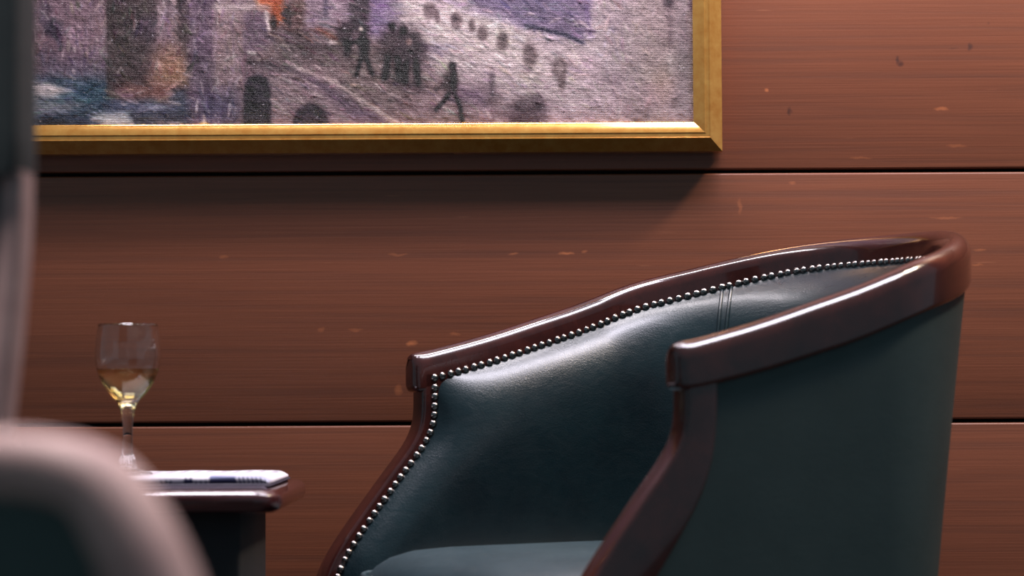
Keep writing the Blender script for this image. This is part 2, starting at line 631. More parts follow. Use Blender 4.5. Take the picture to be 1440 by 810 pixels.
    over(ell(242, 98, 17, 26, 0.3), (172, 132, 112), 0.75)
    over(box(165, 240, 114, 134, 4), (134, 92, 88), 0.8)
    over(ell(172, 127, 20, 5), (156, 128, 140), 0.7)
    over(box(240, 262, 119, 142, 3), (70, 84, 110), 0.9)
    over(box(150, 266, 142, 156, 5), (92, 98, 130), 0.7)
    over(box(176, 266, 156, 176, 4), (84, 80, 94), 0.8)
    over(ell(212, 148, 18, 5), (150, 148, 176), 0.6)
    # violet pillar and lit bastion
    over(box(266, 304, -80, 178, 3), (112, 96, 118), 0.95)
    over(box(300, 344, 6, 178, 2.4, 0.4), (144, 124, 134))
    over(box(342, 378, 12, 76, 1.6, 0.3), (116, 98, 118))
    over(box(298, 380, 2, 10, 1.8), (176, 160, 168), 0.9)
    over(line([(374, 13), (378, 36)], 2), (208, 194, 202), 0.9)
    over(box(282, 336, 126, 176, 7), (88, 84, 120), 0.85)
    over(box(320, 332, 118, 176, 3), (84, 72, 96), 0.6)
    # road
    over(poly([(378, 60), (470, 40), (600, 90), (700, 190), (344, 190), (344, 76)], 3), (122, 106, 112))
    over(poly([(385, 40), (480, 40), (500, 76), (400, 78)], 6), (88, 78, 84), 0.8)
    over(poly([(344, 78), (372, 80), (430, 98), (400, 104), (350, 100)], 3), (82, 74, 86), 0.7)
    over(line([(349, 69), (358, 70)], 2), (220, 210, 214), 0.8)
    over(poly([(346, 92), (430, 100), (545, 176), (346, 178)], 3), (140, 122, 134), 0.9)
    over(poly([(420, 96), (436, 98), (560, 178), (510, 178)], 3), (108, 92, 112), 0.9)
    over(line([(420, 92), (470, 112), (540, 158), (566, 178)], 3.0, 1.6), (176, 160, 164), 0.75)
    over(poly([(343, 178), (343, 120), (349, 105), (362, 102), (375, 106), (380, 122), (380, 178)], 1.6), (58, 52, 66))
    over(box(352, 372, 140, 176, 6), (78, 70, 86), 0.7)
    over(ell(437, 174, 25, 30, 0.06), (66, 56, 72))
    over(ell(444, 180, 20, 18, 0.3), (96, 82, 102), 0.5)
    over(box(383, 410, 118, 178, 8), (150, 132, 142), 0.7)
    # orange doorway with figures
    over(poly([(360, -40), (398, -40), (398, 26), (384, 34), (380, 8), (362, 6)], 2), (178, 96, 66))
    over(ell(404, 14, 7, 12), (56, 46, 52)); over(box(400, 403, 22, 40, 1), (56, 46, 52)); over(box(406, 409, 22, 42, 1), (56, 46, 52))
    over(ell(384, 28, 5, 11), (62, 50, 54), 0.9)
    over(box(410, 430, -30, 40, 4), (98, 72, 70), 0.8)
    over(line([(446, 36), (474, 50)], 3), (160, 96, 80), 0.7)
    # pale buildings
    over(box(431, 492, -80, 34, 2, 0.3), (150, 130, 150))
    over(box(455, 462, -20, 20, 1.5), (84, 76, 100), 0.9)
    over(box(491, 522, -80, 42, 2, 0.3), (82, 70, 84))
    over(box(522, 564, -80, 48, 2, 0.3), (136, 116, 158))
    over(box(548, 564, -80, 40, 3), (110, 94, 124), 0.8)
    # bright plaza
    over(poly([(562, -80), (1000, -80), (1000, 190), (770, 190), (690, 140), (600, 96), (562, 44)], 6), (178, 164, 176))
    over(poly([(562, -80), (650, -40), (760, 50), (760, 110), (640, 80), (564, 40)], 8), (196, 184, 190), 0.7)
    over(poly([(600, 92), (700, 138), (780, 190), (560, 190)], 8), (136, 118, 126), 0.9)
    over(ell(618, 66, 26, 8), (150, 136, 160), 0.6)
    over(line([(590, 60), (612, 66), (622, 76)], 1.8), (122, 108, 136), 0.8)
    over(poly([(654, -80), (846, -80), (836, 8), (824, 58), (806, 52), (742, 34), (664, 2)], 2.5), (118, 106, 140))
    over(box(760, 830, 10, 40, 8), (136, 120, 150), 0.6)
    over(line([(596, -14), (660, 8), (742, 36)], 4, 2), (120, 106, 160), 0.4)
    over(line([(742, 33), (800, 48), (820, 58)], 2.2), (66, 64, 92), 0.95)
    over(line([(828, 6), (832, 46)], 3), (110, 90, 140), 0.7)
    over(box(850, 900, -20, 110, 10), (170, 154, 176), 0.7)
    dabs(4800, 1.0)
    over(box(149.5, 152, -80, 130, 0.8, 0.2), (72, 62, 68), 0.5)
    over(poly([(343, 178), (343, 120), (349, 105), (362, 102), (375, 106), (380, 122), (380, 178)], 1.2), (56, 50, 64), 0.85)
    over(ell(437, 174, 25, 30, 0.05), (64, 54, 70), 0.85)
    over(line([(420, 92), (470, 112), (540, 158), (566, 178)], 2.2, 1.2), (182, 166, 170), 0.6)
    over(line([(742, 33), (800, 48), (820, 58)], 2.0, 0.7), (58, 56, 84), 0.95)
    over(poly([(42, 112), (66, 113), (98, 122), (72, 130), (42, 128)], 2), (204, 192, 200), 0.7)
    over(poly([(130, 160), (176, 155), (184, 168), (150, 171)], 2), (200, 204, 212), 0.7)
    over(line([(374, 13), (378, 36)], 1.6), (214, 200, 208), 0.9); over(box(300, 380, 3, 8, 1.2), (184, 168, 176), 0.7)
    for (x, y, rx, ry) in ((605, 12, 9, 12), (616, 20, 4, 9), (643, 26, 8, 12), (665, 34, 5, 10), (680, 44, 7, 11), (708, 56, 8, 14), (747, 76, 10, 18), (789, 95, 10, 14), (792, 112, 6, 14)):
        over(ell(x, y, rx, ry, 0.14), (112, 96, 104), 0.88)
    over(ell(641, 22, 4, 6), (84, 72, 82), 0.8); over(ell(710, 50, 4, 5), (84, 72, 82), 0.7)
    over(ell(790, 94, 5, 8), (166, 152, 160), 0.7)
    # weathered right side
    over(box(880, 1000, -60, 190, 20), (140, 126, 130), 0.75)
    over(line([(944, -20), (946, 60)], 3, 2), (112, 96, 106), 0.7)
    over(ell(943, 2, 8, 6), (72, 60, 72), 0.9)
    over(ell(976, 6, 4, 10), (110, 90, 112), 0.7)
    over(line([(944, 78), (948, 100)], 3, 2), (188, 180, 188), 0.6)
    over(line([(992, 70), (994, 100)], 2, 2), (190, 182, 188), 0.5)
    over(ell(935, 120, 14, 20, 0.4), (156, 132, 120), 0.5)
    over(ell(976, 78, 16, 26, 0.4), (112, 100, 108), 0.6)
    over(ell(862, 114, 18, 14, 0.4), (132, 114, 132), 0.5)
    over(ell(905, 164, 14, 12, 0.2), (110, 98, 104), 0.7)
    over(box(700, 960, 150, 190, 14), (140, 122, 138), 0.5)
    over(ell(744, 160, 28, 26, 0.12), (88, 74, 86), 0.9)
    over(ell(757, 140, 8, 10), (92, 78, 92), 0.7)
    over(poly([(648, 120), (690, 132), (684, 150), (646, 140)], 4), (112, 96, 128), 0.6)
    over(ell(690, 132, 14, 14, 0.3), (110, 96, 106), 0.7); over(box(689, 696, 100, 136, 1.5), (84, 72, 84), 0.8)
    # soldiers
    dk = (40, 33, 42)
    for (x, y, sc_) in ((511, 35, 1.0),):
        over(ell(x, y + 5, 4, 5), dk); over(ell(x + 1, y + 24, 8, 18), dk)
        over(line([(x - 2, y + 42), (x - 9, y + 68)], 3), dk); over(line([(x + 4, y + 42), (x + 14, y + 66)], 3), dk)
        over(line([(x - 4, y + 18), (x - 26, y + 24)], 3), dk); over(ell(x - 26, y + 10, 12, 14, 0.2), (66, 54, 64), 0.9)
        over(ell(x - 22, y + 30, 6, 12), dk, 0.9); over(ell(x - 2, y + 2, 3, 3), (226, 216, 214), 0.9)
        over(line([(x - 46, y + 20), (x - 38, y + 21)], 1.5), (220, 210, 214), 0.8)
    over(ell(552, 62, 20, 26, 0.2), (76, 64, 72), 0.95); over(ell(578, 64, 18, 26, 0.2), (64, 54, 64), 0.95)
    over(ell(553, 34, 6, 6), dk); over(ell(568, 40, 6, 7), dk); over(ell(590, 74, 12, 12, 0.3), (70, 58, 68), 0.8)
    for (x0, y0, x1, y1) in ((546, 80, 542, 106), (560, 80, 562, 108), (572, 84, 570, 112), (586, 84, 588, 114)):
        over(line([(x0, y0), (x1, y1)], 5), dk, 0.95)
    over(poly([(548, 104), (600, 118), (592, 124), (556, 114)], 3), (62, 54, 62), 0.8)
    over(ell(576, 56, 4, 5), (168, 140, 140), 0.7)
    x, y = 634, 86
    over(ell(x + 3, y + 5, 5, 6), dk); over(ell(x + 1, y + 26, 10, 19, 0.15), (74, 62, 68), 0.95); over(ell(x + 5, y + 24, 5, 18), dk, 0.9)
    over(line([(x - 2, y + 44), (x - 10, y + 56), (x - 20, y + 66)], 3.2), dk); over(line([(x + 6, y + 44), (x + 14, y + 64), (x + 17, y + 82)], 3.2), dk)
    over(line([(x - 8, y + 30), (x - 20, y + 38)], 2.5), (80, 66, 74), 0.9)
    over(ell(654, 172, 3, 2.5), (206, 168, 92), 0.9)
    over(ell(286, 173, 6, 3.5), (224, 180, 84), 0.95); over(line([(287, 160), (286, 172)], 1.5), (216, 200, 196), 0.7)
    over(sm(V - 176, 1.5) * sm(280 - U, 6), (52, 66, 62), 0.7)
    # brush texture
    t = fbm(U + V * 0.35, V - U * 0.2, 40, 16, 5, 4) - 0.5
    t2 = fbm(U, V, 60, 5, 2.2, 3) - 0.5
    C += (t * 52 + t2 * 44)[..., None] * np.array([1, 0.97, 1.0])
    hue = fbm(U, V, 90, 60, 40, 3) - 0.5
    C += hue[..., None] * np.array([14, 4, 14])
    dabs(500, 0.25)
    grey = C.mean(-1, keepdims=True)
    C = (grey + (C - grey) * 0.80) * np.array([1.03, 1.0, 0.96])
    C = 128 + (C - 128) * 1.30 - 13
    C = np.clip(C, 18, 250)
    H = t * 0.0010 + t2 * 0.0007 + np.minimum(H2, 0.0012)
    a = at(U0, 88, CAN_Y); b = at(U1, 88, CAN_Y)
    s_ = CAN_Y / F_PX
    verts = np.stack([U * 0, U * 0, U * 0], -1)
    verts[..., 0] = (U - 720) * s_
    verts[..., 1] = -H
    verts[..., 2] = CAM_H + (555.0 - V) * s_
    idx = np.arange(nu * nv).reshape(nv, nu)
    faces = np.stack([idx[:-1, :-1], idx[1:, :-1], idx[1:, 1:], idx[:-1, 1:]], -1).reshape(-1, 4)
    c = C / 255.0
    cl = np.where(c <= 0.04045, c / 12.92, ((c + 0.055) / 1.055) ** 2.4).reshape(-1, 3)
    return verts.reshape(-1, 3), faces, cl


def grid_mesh(name, verts, faces, colors, attr, mat, parent):
    me = bpy.data.meshes.new(name)
    me.vertices.add(len(verts))
    me.vertices.foreach_set('co', np.asarray(verts, np.float32).ravel())
    n = len(faces)
    me.loops.add(n * 4)
    me.loops.foreach_set('vertex_index', np.asarray(faces, np.int32).ravel())
    me.polygons.add(n)
    me.polygons.foreach_set('loop_start', np.arange(0, n * 4, 4, dtype=np.int32))
    me.polygons.foreach_set('loop_total', np.full(n, 4, np.int32))
    me.update(calc_edges=True)
    ca = me.color_attributes.new(attr, 'FLOAT_COLOR', 'POINT')
    ca.data.foreach_set('color', np.concatenate([colors, np.ones((len(colors), 1))], 1).astype(np.float32).ravel())
    me.shade_smooth()
    me.materials.append(mat)
    o = bpy.data.objects.new(name, me)
    COL.objects.link(o)
    o.parent = parent
    return o


# inner corner of the frame read off the photograph; the frame hangs a hair out of level like the seams
s_ = CAN_Y / F_PX
FX1 = (981 - 720) * s_
FX0 = (-222 - 720) * s_
FZ0 = CAM_H + (555 - 176.5) * s_
FZ1 = FZ0 + 0.69
root = empty('painting', ((FX0 + FX1) / 2, WALL_Y, FZ0 - 0.036))
tag(root, 'gilt framed oil painting of a town with small dark figures', 'painting')
pv, pf, pc = paint_canvas()
pv = pv - np.array([root.location.x, 0, root.location.z])
pv[:, 1] += CAN_Y - WALL_Y
canvas = grid_mesh('canvas', pv, pf, pc, 'paint', M_CANVAS, root)
# gilt moulding: (distance from the sight edge, height above the canvas)
prof = [(-0.004, -0.026), (-0.004, 0.006), (-0.002, 0.0075), (0.0, 0.0083), (0.0102, 0.0148), (0.0110, 0.0150), (0.0118, 0.0146), (0.0124, 0.0142), (0.0172, 0.0142), (0.0177, 0.0150), (0.0184, 0.0152),
        (0.0192, 0.0146), (0.0352, 0.0010), (0.0356, -0.0005), (0.0356, -0.026)]
cx, cz = (FX0 + FX1) / 2, (FZ0 + FZ1) / 2
hx, hz = (FX1 - FX0) / 2, (FZ1 - FZ0) / 2
for (dx, dz) in ((0, -1), (1, 0), (0, 1), (-1, 0)):
    rings = []
    for e in (-1, 1):
        ring = []
        for (w, h) in prof:
            if dx == 0:
                p = (cx + e * (hx + w), CAN_Y - h, cz + dz * (hz + w))
            else:
                p = (cx + dx * (hx + w), CAN_Y - h, cz + e * (hz + w))
            ring.append(Vector(p) - root.location)
        rings.append(ring)
    V, Fc = loft(rings, True, True)
    mesh_obj('frame_rail', V, Fc, M_GOLD, root, True, 22)

# ------------------------------------------------------------------ tub armchair
AL = math.radians(30)
A_, L1, B_ = 0.302, 0.26, 0.266        # half width, straight arm length, depth of the rounded back
S_OFF = 0.20
MID = Vector((0.0254, 2.696, 0))
Sdir = Vector((math.cos(AL), math.sin(AL), 0))
chair = empty('tub_armchair', MID + Sdir * S_OFF, math.radians(120))
tag(chair, 'green leather tub armchair with polished mahogany rail and nailhead trim', 'armchair')

ZS = [-0.2, -0.05, 0, .038, .083, .132, .173, .229, .259, .293, .322, .375, .406, .435, .481, .514, .532, .56]
ZZ = [.6694, .6694, .6705, .680, .6905, .7042, .717, .733, .744, .7555, .765, .7765, .785, .793, .8062, .8135, .8148, .8148]


def ztop(s):
    return smooth_interp(ZS, ZZ, s, 0.022)


def hrail(s):
    return np.interp(s, [0, .2, .4, .53], [.049, .056, .056, .052])


PF_Z = [0, .15, .30, .38, .42, .449, .479, .531, .557, .578, .595, .66]
PF_S = [-.10, -.125, -.142, -.138, -.124, -.104, -.080, -.037, -.014, -.001, .002, .002]
PB_Z = [0, .15, .30, .40, .439, .479, .515, .554, .593, .66]
PB_S = [-.066, -.08, -.092, -.066, -.035, -.006, .018, .033, .038, .040]


def post_front(z): return smooth_interp(PF_Z, PF_S, z, 0.012)
def post_back(z): return smooth_interp(PB_Z, PB_S, z, 0.012)


def loc(side, s, z):
    return Vector((side, S_OFF - s, z))


def ucurve(off, s_front, n_arm=40, n_arc=70):
    """plan curve near arm front -> back -> far arm front; returns (side, s, outward normal side, normal s, backness)"""
    out = []
    a, b = A_ - off, B_ - off
    for k in range(n_arm):
        s = s_front + (L1 - s_front) * k / n_arm
        out.append((-a, s, -1.0, 0.0, 0.0))
    for k in range(n_arc + 1):
        ph = math.pi * k / n_arc
        sd, s = -a * math.cos(ph), L1 + b * math.sin(ph)
        nx, ny = -math.cos(ph) / a, math.sin(ph) / b
        l_ = math.hypot(nx, ny)
        out.append((sd, s, nx / l_, ny / l_, math.sin(ph)))
    for k in range(1, n_arm + 1):
        s = L1 + (s_front - L1) * k / n_arm
        out.append((a, s, 1.0, 0.0, 0.0))
    return out


# --- top rail
RW = 0.032
base = ucurve(0, -0.004, 36, 80)
rings = []


def rail_ring(pt, inset=0.0, shift=0.0, shrink_z=0.0):
    sd, s, nx, ns, bk = pt
    zt = float(ztop(s)); h = float(hrail(s))
    tx, ts = -ns, nx
    ring = []
    for (n_, zz) in rrect(-RW + inset, -inset, -h + shrink_z, -shrink_z, (0.006, 0.006, 0.0145, 0.0145), 7):
        # crown the top a little so that it catches light in a line
        crown = -0.0035 * ((n_ + RW / 2) / (RW / 2)) ** 2 if zz > -h / 2 else 0.0
        ring.append(loc(sd + nx * n_ + tx * 0, s + ns * n_ + shift, zt + zz + crown))
    return ring


R_END = 0.010
rings = []
for k in range(5):
    th = math.pi / 2 * k / 5
    rings.append(rail_ring(base[0], R_END * 0.8 * (1 - math.sin(th)), -R_END * math.cos(th) + R_END * 0.5, R_END * 0.8 * (1 - math.sin(th))))
for pt in base[1:-1]:
    rings.append(rail_ring(pt))
for k in range(4, -1, -1):
    th = math.pi / 2 * k / 5
    rings.append(rail_ring(base[-1], R_END * 0.8 * (1 - math.sin(th)), -R_END * math.cos(th) + R_END * 0.5, R_END * 0.8 * (1 - math.sin(th))))
V, Fc = loft(rings)
mesh_obj('top_rail', V, Fc, M_MAHOG, chair, True, 50)

# --- swept front posts running down into the front legs
for sgn in (-1, 1):
    rings = []
    for z in np.linspace(0.645, 0.0, 90):
        sf, sb = float(post_front(z)), float(post_back(z))
        x1 = A_ - 0.002; x0 = A_ - RW
        ring = [loc(sgn * px, ps, z) for (px, ps) in rrect(x0, x1, sf, sb, (0.0045, 0.0045, 0.004, 0.004), 4)]
        rings.append(ring)
    V, Fc = loft(rings)
    mesh_obj('front_post', V, Fc, M_MAHOG, chair, True, 50)
# --- raked back legs
for sgn in (-1, 1):
    rings = []
    for z in np.linspace(0.33, 0.0, 14):
        t = 1 - z / 0.33
        cs = 0.36 + 0.075 * t ** 1.6; cd = sgn * 0.205
        hw = 0.021 - 0.005 * t
        rings.append([loc(px, ps, z) for (px, ps) in rrect(cd - hw, cd + hw, cs - hw, cs + hw, 0.005, 3)])
    V, Fc = loft(rings)
    mesh_obj('back_leg', V, Fc, M_MAHOG, chair, True, 50)

NAIL_DROP = 0.0345


def pad(h, hf):
    """padding of the inside leather: h below the nail line, hf behind the front edge"""
    e = 1 - math.exp(-max(h, 0) / 0.034)
    f_ = 1 - math.exp(-max(hf, 0) / 0.022)
    return 0.040 * e * f_ - 0.010 * max(0, h - 0.10)


N_ARM, N_ARC = 44, 80
ZB = 0.37


def inner_point(ci, h_frac):
    """ci in columns 0..2*N_ARM+N_ARC ; h_frac 0 at the nail line, 1 at the bottom"""
    if ci <= N_ARM or ci >= N_ARM + N_ARC:
        sgn = -1 if ci <= N_ARM else 1
        q = (ci / N_ARM) if sgn < 0 else (2 * N_ARM + N_ARC - ci) / N_ARM
        q = q ** 1.25
        s = 0.018 + (L1 - 0.018) * q
        zn = float(ztop(s)) - NAIL_DROP
        z = zn + (ZB - zn) * h_frac
        sf = float(post_front(z)) + 0.016
        s = sf + (L1 - sf) * q
        o = RW - 0.003 + pad(zn - z, s - sf)
        return (sgn * (A_ - o), s, z, sgn, 0.0, 0.0)
    ph = math.pi * (ci - N_ARM) / N_ARC
    s = L1 + (B_ - RW) * math.sin(ph)
    zn = float(ztop(L1 + B_ * math.sin(ph))) - NAIL_DROP
    z = zn + (ZB - zn) * h_frac
    o = RW - 0.003 + pad(zn - z, 1.0)
    nx, ns = -math.cos(ph), math.sin(ph)
    rake = 0.15 * (zn - z) * math.sin(ph)
    return (-(A_ - o) * math.cos(ph), L1 + (B_ - o) * math.sin(ph) - rake, z, nx, ns, math.sin(ph))


NC = 2 * N_ARM + N_ARC
NR = 34
hs = [(k / NR) ** 1.6 for k in range(NR + 1)]
V = []
for h in hs:
    for ci in range(NC + 1):
        p = inner_point(ci, h)
        V.append(loc(p[0], p[1], p[2]))
Fc = [(r * (NC + 1) + c, r * (NC + 1) + c + 1, (r + 1) * (NC + 1) + c + 1, (r + 1) * (NC + 1) + c) for r in range(NR) for c in range(NC)]
mesh_obj('inside_upholstery', V, Fc, M_LEATHER, chair)

# --- outside leather
rows = 12
V = []
pts0 = ucurve(0.006, 0.036, 20, 60)
nP = len(pts0)
for r in range(rows + 1):
    for i, (sd, s, nx, ns, bk) in enumerate(pts0):
        zt = float(ztop(s)) - float(hrail(s)) + 0.004
        z = zt + (0.26 - zt) * r / rows
        ss = s
        if bk == 0.0:
            q = (L1 - s) / (L1 - 0.036)
            sb = float(post_back(z)) - 0.006
            ss = L1 - (L1 - sb) * q
        rake = 0.215 * (zt - z) * bk
        V.append(loc(sd, ss - rake, z))
Fc = [(r * nP + c, r * nP + c + 1, (r + 1) * nP + c + 1, (r + 1) * nP + c) for r in range(rows) for c in range(nP - 1)]
outer = mesh_obj('outside_upholstery', V, Fc, M_LEATHER_DARK, chair)
# piped seams where the side panels meet the back panel
for i0 in (20 + 20, 20 + 40):
    path = [V[r * nP + i0] for r in range(rows + 1)]
    tv, tf = tube(path, 0.0028, 8)
    mesh_obj('seam_piping', tv, tf, M_LEATHER_DARK, chair)

# --- twin welts of the inside seams
for frac in (0.218, 0.782):
    ci0 = N_ARM + N_ARC * frac
    for d in (-0.62, 0.62):
        path = []
        for h in np.linspace(0.012, 0.95, 26):
            p = inner_point(ci0 + d, h ** 1.3)
            path.append(loc(p[0] - p[3] * 0.0005, p[1] - p[4] * 0.0005, p[2]))
        tv, tf = tube(path, 0.0024, 6)
        mesh_obj('seam_welt', tv, tf, M_LEATHER, chair)

# --- gimp strip under the nails and the nails themselves
nail_path = []
for ci in np.linspace(0, NC, 700):
    p = inner_point(ci, 0.0)
    nail_path.append(((p[0], p[1], p[2]), (-p[3], -p[4], 0.10)))
front_paths = []
for sgn in (-1, 1):
    pts = []
    for z in np.linspace(float(ztop(0.018)) - NAIL_DROP, 0.405, 200):
        sf = float(post_front(z)) + 0.016
        pts.append(((sgn * (A_ - RW + 0.003), sf, z), (-sgn, 0.0, 0.0)))
    front_paths.append(pts)
nv_, nf_ = lathe([(0.0054, -0.0012), (0.0054, 0.0004), (0.0044, 0.0031), (0.0023, 0.0046), (0.0, 0.0052)], 12)
nail_me = None


def place_nails(path, spacing, skip_first):
    global nail_me
    P_ = [loc(*p) for (p, n_) in path]
    total = sum((b - a).length for a, b in zip(P_, P_[1:]))
    spacing = total / round(total / spacing) - 1e-6
    last = None
    need = 0.0 if not skip_first else spacing
    run = 0.0
    for (p, n_) in path:
        P = loc(*p)
        if last is not None: run += (P - last).length
        last = P
        if run >= need:
            need += spacing
            d = Vector((n_[0], -n_[1], n_[2])).normalized()
            if nail_me is None:
                o = mesh_obj('nail_head', nv_, nf_, M_NAIL, chair)
                nail_me = o.data
            else:
                o = bpy.data.objects.new('nail_head', nail_me)
                COL.objects.link(o)
                o.parent = chair
            o.location = P + d * 0.0012
            q = Vector((0, 0, 1)).rotation_difference(d)
            o.rotation_euler = q.to_euler()
            s_k = random.uniform(0.94, 1.05)
            o.scale = (s_k, s_k, s_k * random.uniform(0.9, 1.08))


place_nails(nail_path, 0.0113, False)
for fp in front_paths:
    place_nails(fp, 0.0113, True)

# --- seat cushion
def seat_outline(inset):
    a, b = A_ - 0.078 - inset, B_ - 0.085 - inset
    pts = []
    sf = -0.125 + inset
    for k in range(14):
        pts.append((-a, sf + 0.03 + (L1 - sf - 0.03) * k / 14))
    for k in range(41):
        ph = math.pi * k / 40
        pts.append((-a * math.cos(ph), L1 - 0.02 + b * math.sin(ph)))
    for k in range(14):
        pts.append((a, L1 - (L1 - sf - 0.03) * (k + 1) / 14))
    for k in range(1, 24):
        t = k / 24
        x = a * (1 - 2 * t)
        pts.append((x, sf + 0.03 * abs(1 - 2 * t) ** 6 - 0.018 * (1 - (1 - 2 * t) ** 2)))
    return pts


SEAT_Z = 0.412
rings = []
for (ins, z) in ((0.02, 0.335), (0.006, 0.338), (0.0, 0.345), (-0.004, 0.375), (0.0, SEAT_Z - 0.006), (0.003, SEAT_Z), (0.010, SEAT_Z + 0.010), (0.022, SEAT_Z + 0.020), (0.04, SEAT_Z + 0.0275),
                 (0.07, SEAT_Z + 0.032), (0.11, SEAT_Z + 0.035), (0.15, SEAT_Z + 0.036), (0.17, SEAT_Z + 0.036)):
    rings.append([loc(x, s, z) for (x, s) in seat_outline(ins)])
V, Fc = loft(rings)
seat = mesh_obj('seat_cushion', V, Fc, M_LEATHER_SEAT, chair)
ol = [loc(x, s, SEAT_Z) for (x, s) in seat_outline(-0.001)]
tv, tf = tube(ol + ol[:1], 0.0035, 8)
mesh_obj('piping', tv, tf, M_LEATHER_SEAT, seat)

# --- seat frame
ring_o = ucurve(0.012, -0.10, 20, 50)
rings = []
for (sd, s, nx, ns, bk) in ring_o:
    rk = 0.215 * 0.46 * bk
    rings.append([loc(sd + nx * n_, s + ns * n_ - rk, z) for (n_, z) in rrect(-0.035, 0.0, 0.255, 0.335, 0.004, 2)])
V, Fc = loft(rings)
mesh_obj('seat_rail', V, Fc, M_MAHOG, chair, True, 50)
V, Fc = bevel_box(-A_ + 0.030, A_ - 0.030, S_OFF + 0.095, S_OFF + 0.130, 0.265, 0.338, 0.006, 3)
mesh_obj('front_apron', V, Fc, M_MAHOG, chair, True, 50)

# ------------------------------------------------------------------ side table
TZ = 0.5205
tx1 = at(392, 690, 2.55).x
tx0 = tx1 - 0.48
ty0, ty1 = 2.545, 2.905
table = empty('side_table', ((tx0 + tx1) / 2, (ty0 + ty1) / 2, 0))
tag(table, 'small dark mahogany side table carrying newspapers and a wine glass', 'table')
hw, hd = (tx1 - tx0) / 2, (ty1 - ty0) / 2
rings = []
TH = 0.024
for (ins, dz_) in ((0.0080, 0.0), (0.0062, -0.0003), (0.0050, -0.0010), (0.0016, -0.0044), (0.0006, -0.0060), (0.0, -0.0085), (0.0, -0.0150), (0.0020, -0.0205), (0.0080, -0.0240)):
    zz = TZ + dz_
    rings.append([Vector((x, y, zz)) for (x, y) in rrect(-hw + ins, hw - ins, -hd + ins, hd - ins, 0.028 - ins * 0.5, 8)])
V, Fc = loft(rings)
mesh_obj('table_top', V, Fc, M_TABLE, table, True, 60)
V, Fc = bevel_box(-hw + 0.045, hw - 0.045, -hd + 0.045, hd - 0.045, TZ - TH - 0.13, TZ - TH + 0.001, 0.004, 2)  # apron made deep to keep the space below the top dark
mesh_obj('apron', V, Fc, M_TABLE_SHADE, table, True, 50)
for sx in (-1, 1):
    for sy in (-1, 1):
        rings = []
        for z in np.linspace(TZ - TH - 0.001, 0, 10):
            w = 0.012 + 0.010 * (z / TZ)
            cx_, cy_ = sx * (hw - 0.070), sy * (hd - 0.070)
            rings.append([Vector((x, y, z)) for (x, y) in rrect(cx_ - w, cx_ + w, cy_ - w, cy_ + w, 0.004, 3)])
        V, Fc = loft(rings)
        mesh_obj('leg', V, Fc, M_TABLE_SHADE, table, True, 50)


# ------------------------------------------------------------------ papers on the table
def folded_paper(name, x0, x1, depth, th, color_fn, nx=220, wob=0.0005, end_r=0.010):
    """folded sheets: rounded fold along the front edge, origin at the front-left bottom corner"""
    sec = []
    r = th / 2
    for k in range(11):
        a = -math.pi / 2 - math.pi * k / 10
        sec.append((r + r * math.cos(a) * 1.0, r + r * math.sin(a)))
    sec = [(depth, 0.0), (depth * 0.5, 0.0)] + sec + [(depth * 0.25, th), (depth * 0.5, th * 0.98), (depth * 0.8, th * 0.95), (depth, th * 0.93)]
    xs = np.linspace(x0, x1, nx)
    V, colr = [], []
    n = len(sec)
    for x in xs:
        e = max(0.0, 1 - (x1 - x) / end_r)
        sq = 1 - 0.75 * e * e
        for j, (y, z) in enumerate(sec):
            w = wob * math.sin(x * 90 + j) * (z / th)
            V.append((x, y, z * sq + w * sq))
            colr.append(color_fn(x, y, z / th, j))
    Fc = []
    for i in range(nx - 1):
        for j in range(n):
            Fc.append((i * n + j, i * n + (j + 1) % n, (i + 1) * n + (j + 1) % n, (i + 1) * n + j))
    capA = tuple(range(n)); capB = tuple((nx - 1) * n + j for j in range(n))
    me = bpy.data.meshes.new(name)
    me.from_pydata(V, [], Fc + [capA, capB])
    bm = bmesh.new(); bm.from_mesh(me); bmesh.ops.recalc_face_normals(bm, faces=bm.faces); bm.to_mesh(me); bm.free()
    ca = me.color_attributes.new('print', 'FLOAT_COLOR', 'POINT')
    ca.data.foreach_set('color', np.array([(*c[:3], 1) for c in colr], np.float32).ravel())
    me.shade_smooth()
    me.set_sharp_from_angle(angle=math.radians(50))
    me.materials.append(M_PRINT)
    o = bpy.data.objects.new(name, me)
    COL.objects.link(o)
    return o


WHITE = lin(226, 218, 226); NAVY = lin(44, 46, 84); GREY = lin(150, 146, 160); DKG = lin(66, 60, 70)
PX = 2.60 / F_PX


def news_color(x, y, zf, j):
    u = 720 + x / PX             # photo column that this spot of the fold faces
    if 2 <= j <= 13 and y < 0.02:
        w = 0.15 * math.sin(u * 0.9) + 0.1 * math.sin(u * 2.3 + 1)
        if 224 < u < 240 and zf < 0.35 + w: return NAVY
        if 257 < u < 270 and zf < 0.75 + w: return NAVY
        if 270 <= u < 293: return NAVY if zf < 0.25 + w else WHITE
        if 293 <= u < 330: return NAVY if zf < 0.82 else lin(120, 128, 168)
        if 330 <= u < 378:
            if zf > 0.86: return lin(168, 172, 200)
            ph_ = (u - 330 + zf * 4) % 6.0
            return NAVY if ph_ < 3.2 or zf < 0.2 else WHITE
        if 378 <= u < 386 and zf < 0.8: return NAVY
        return WHITE
    if j > 13:
        return WHITE if (math.sin(x * 420) > -0.2 or math.sin(y * 60) > 0) else GREY
    return WHITE


def mag_color(dark):
    def f(x, y, zf, j):
        if 0.38 < zf < 0.66: return lin(176, 164, 178)
        return dark
    return f


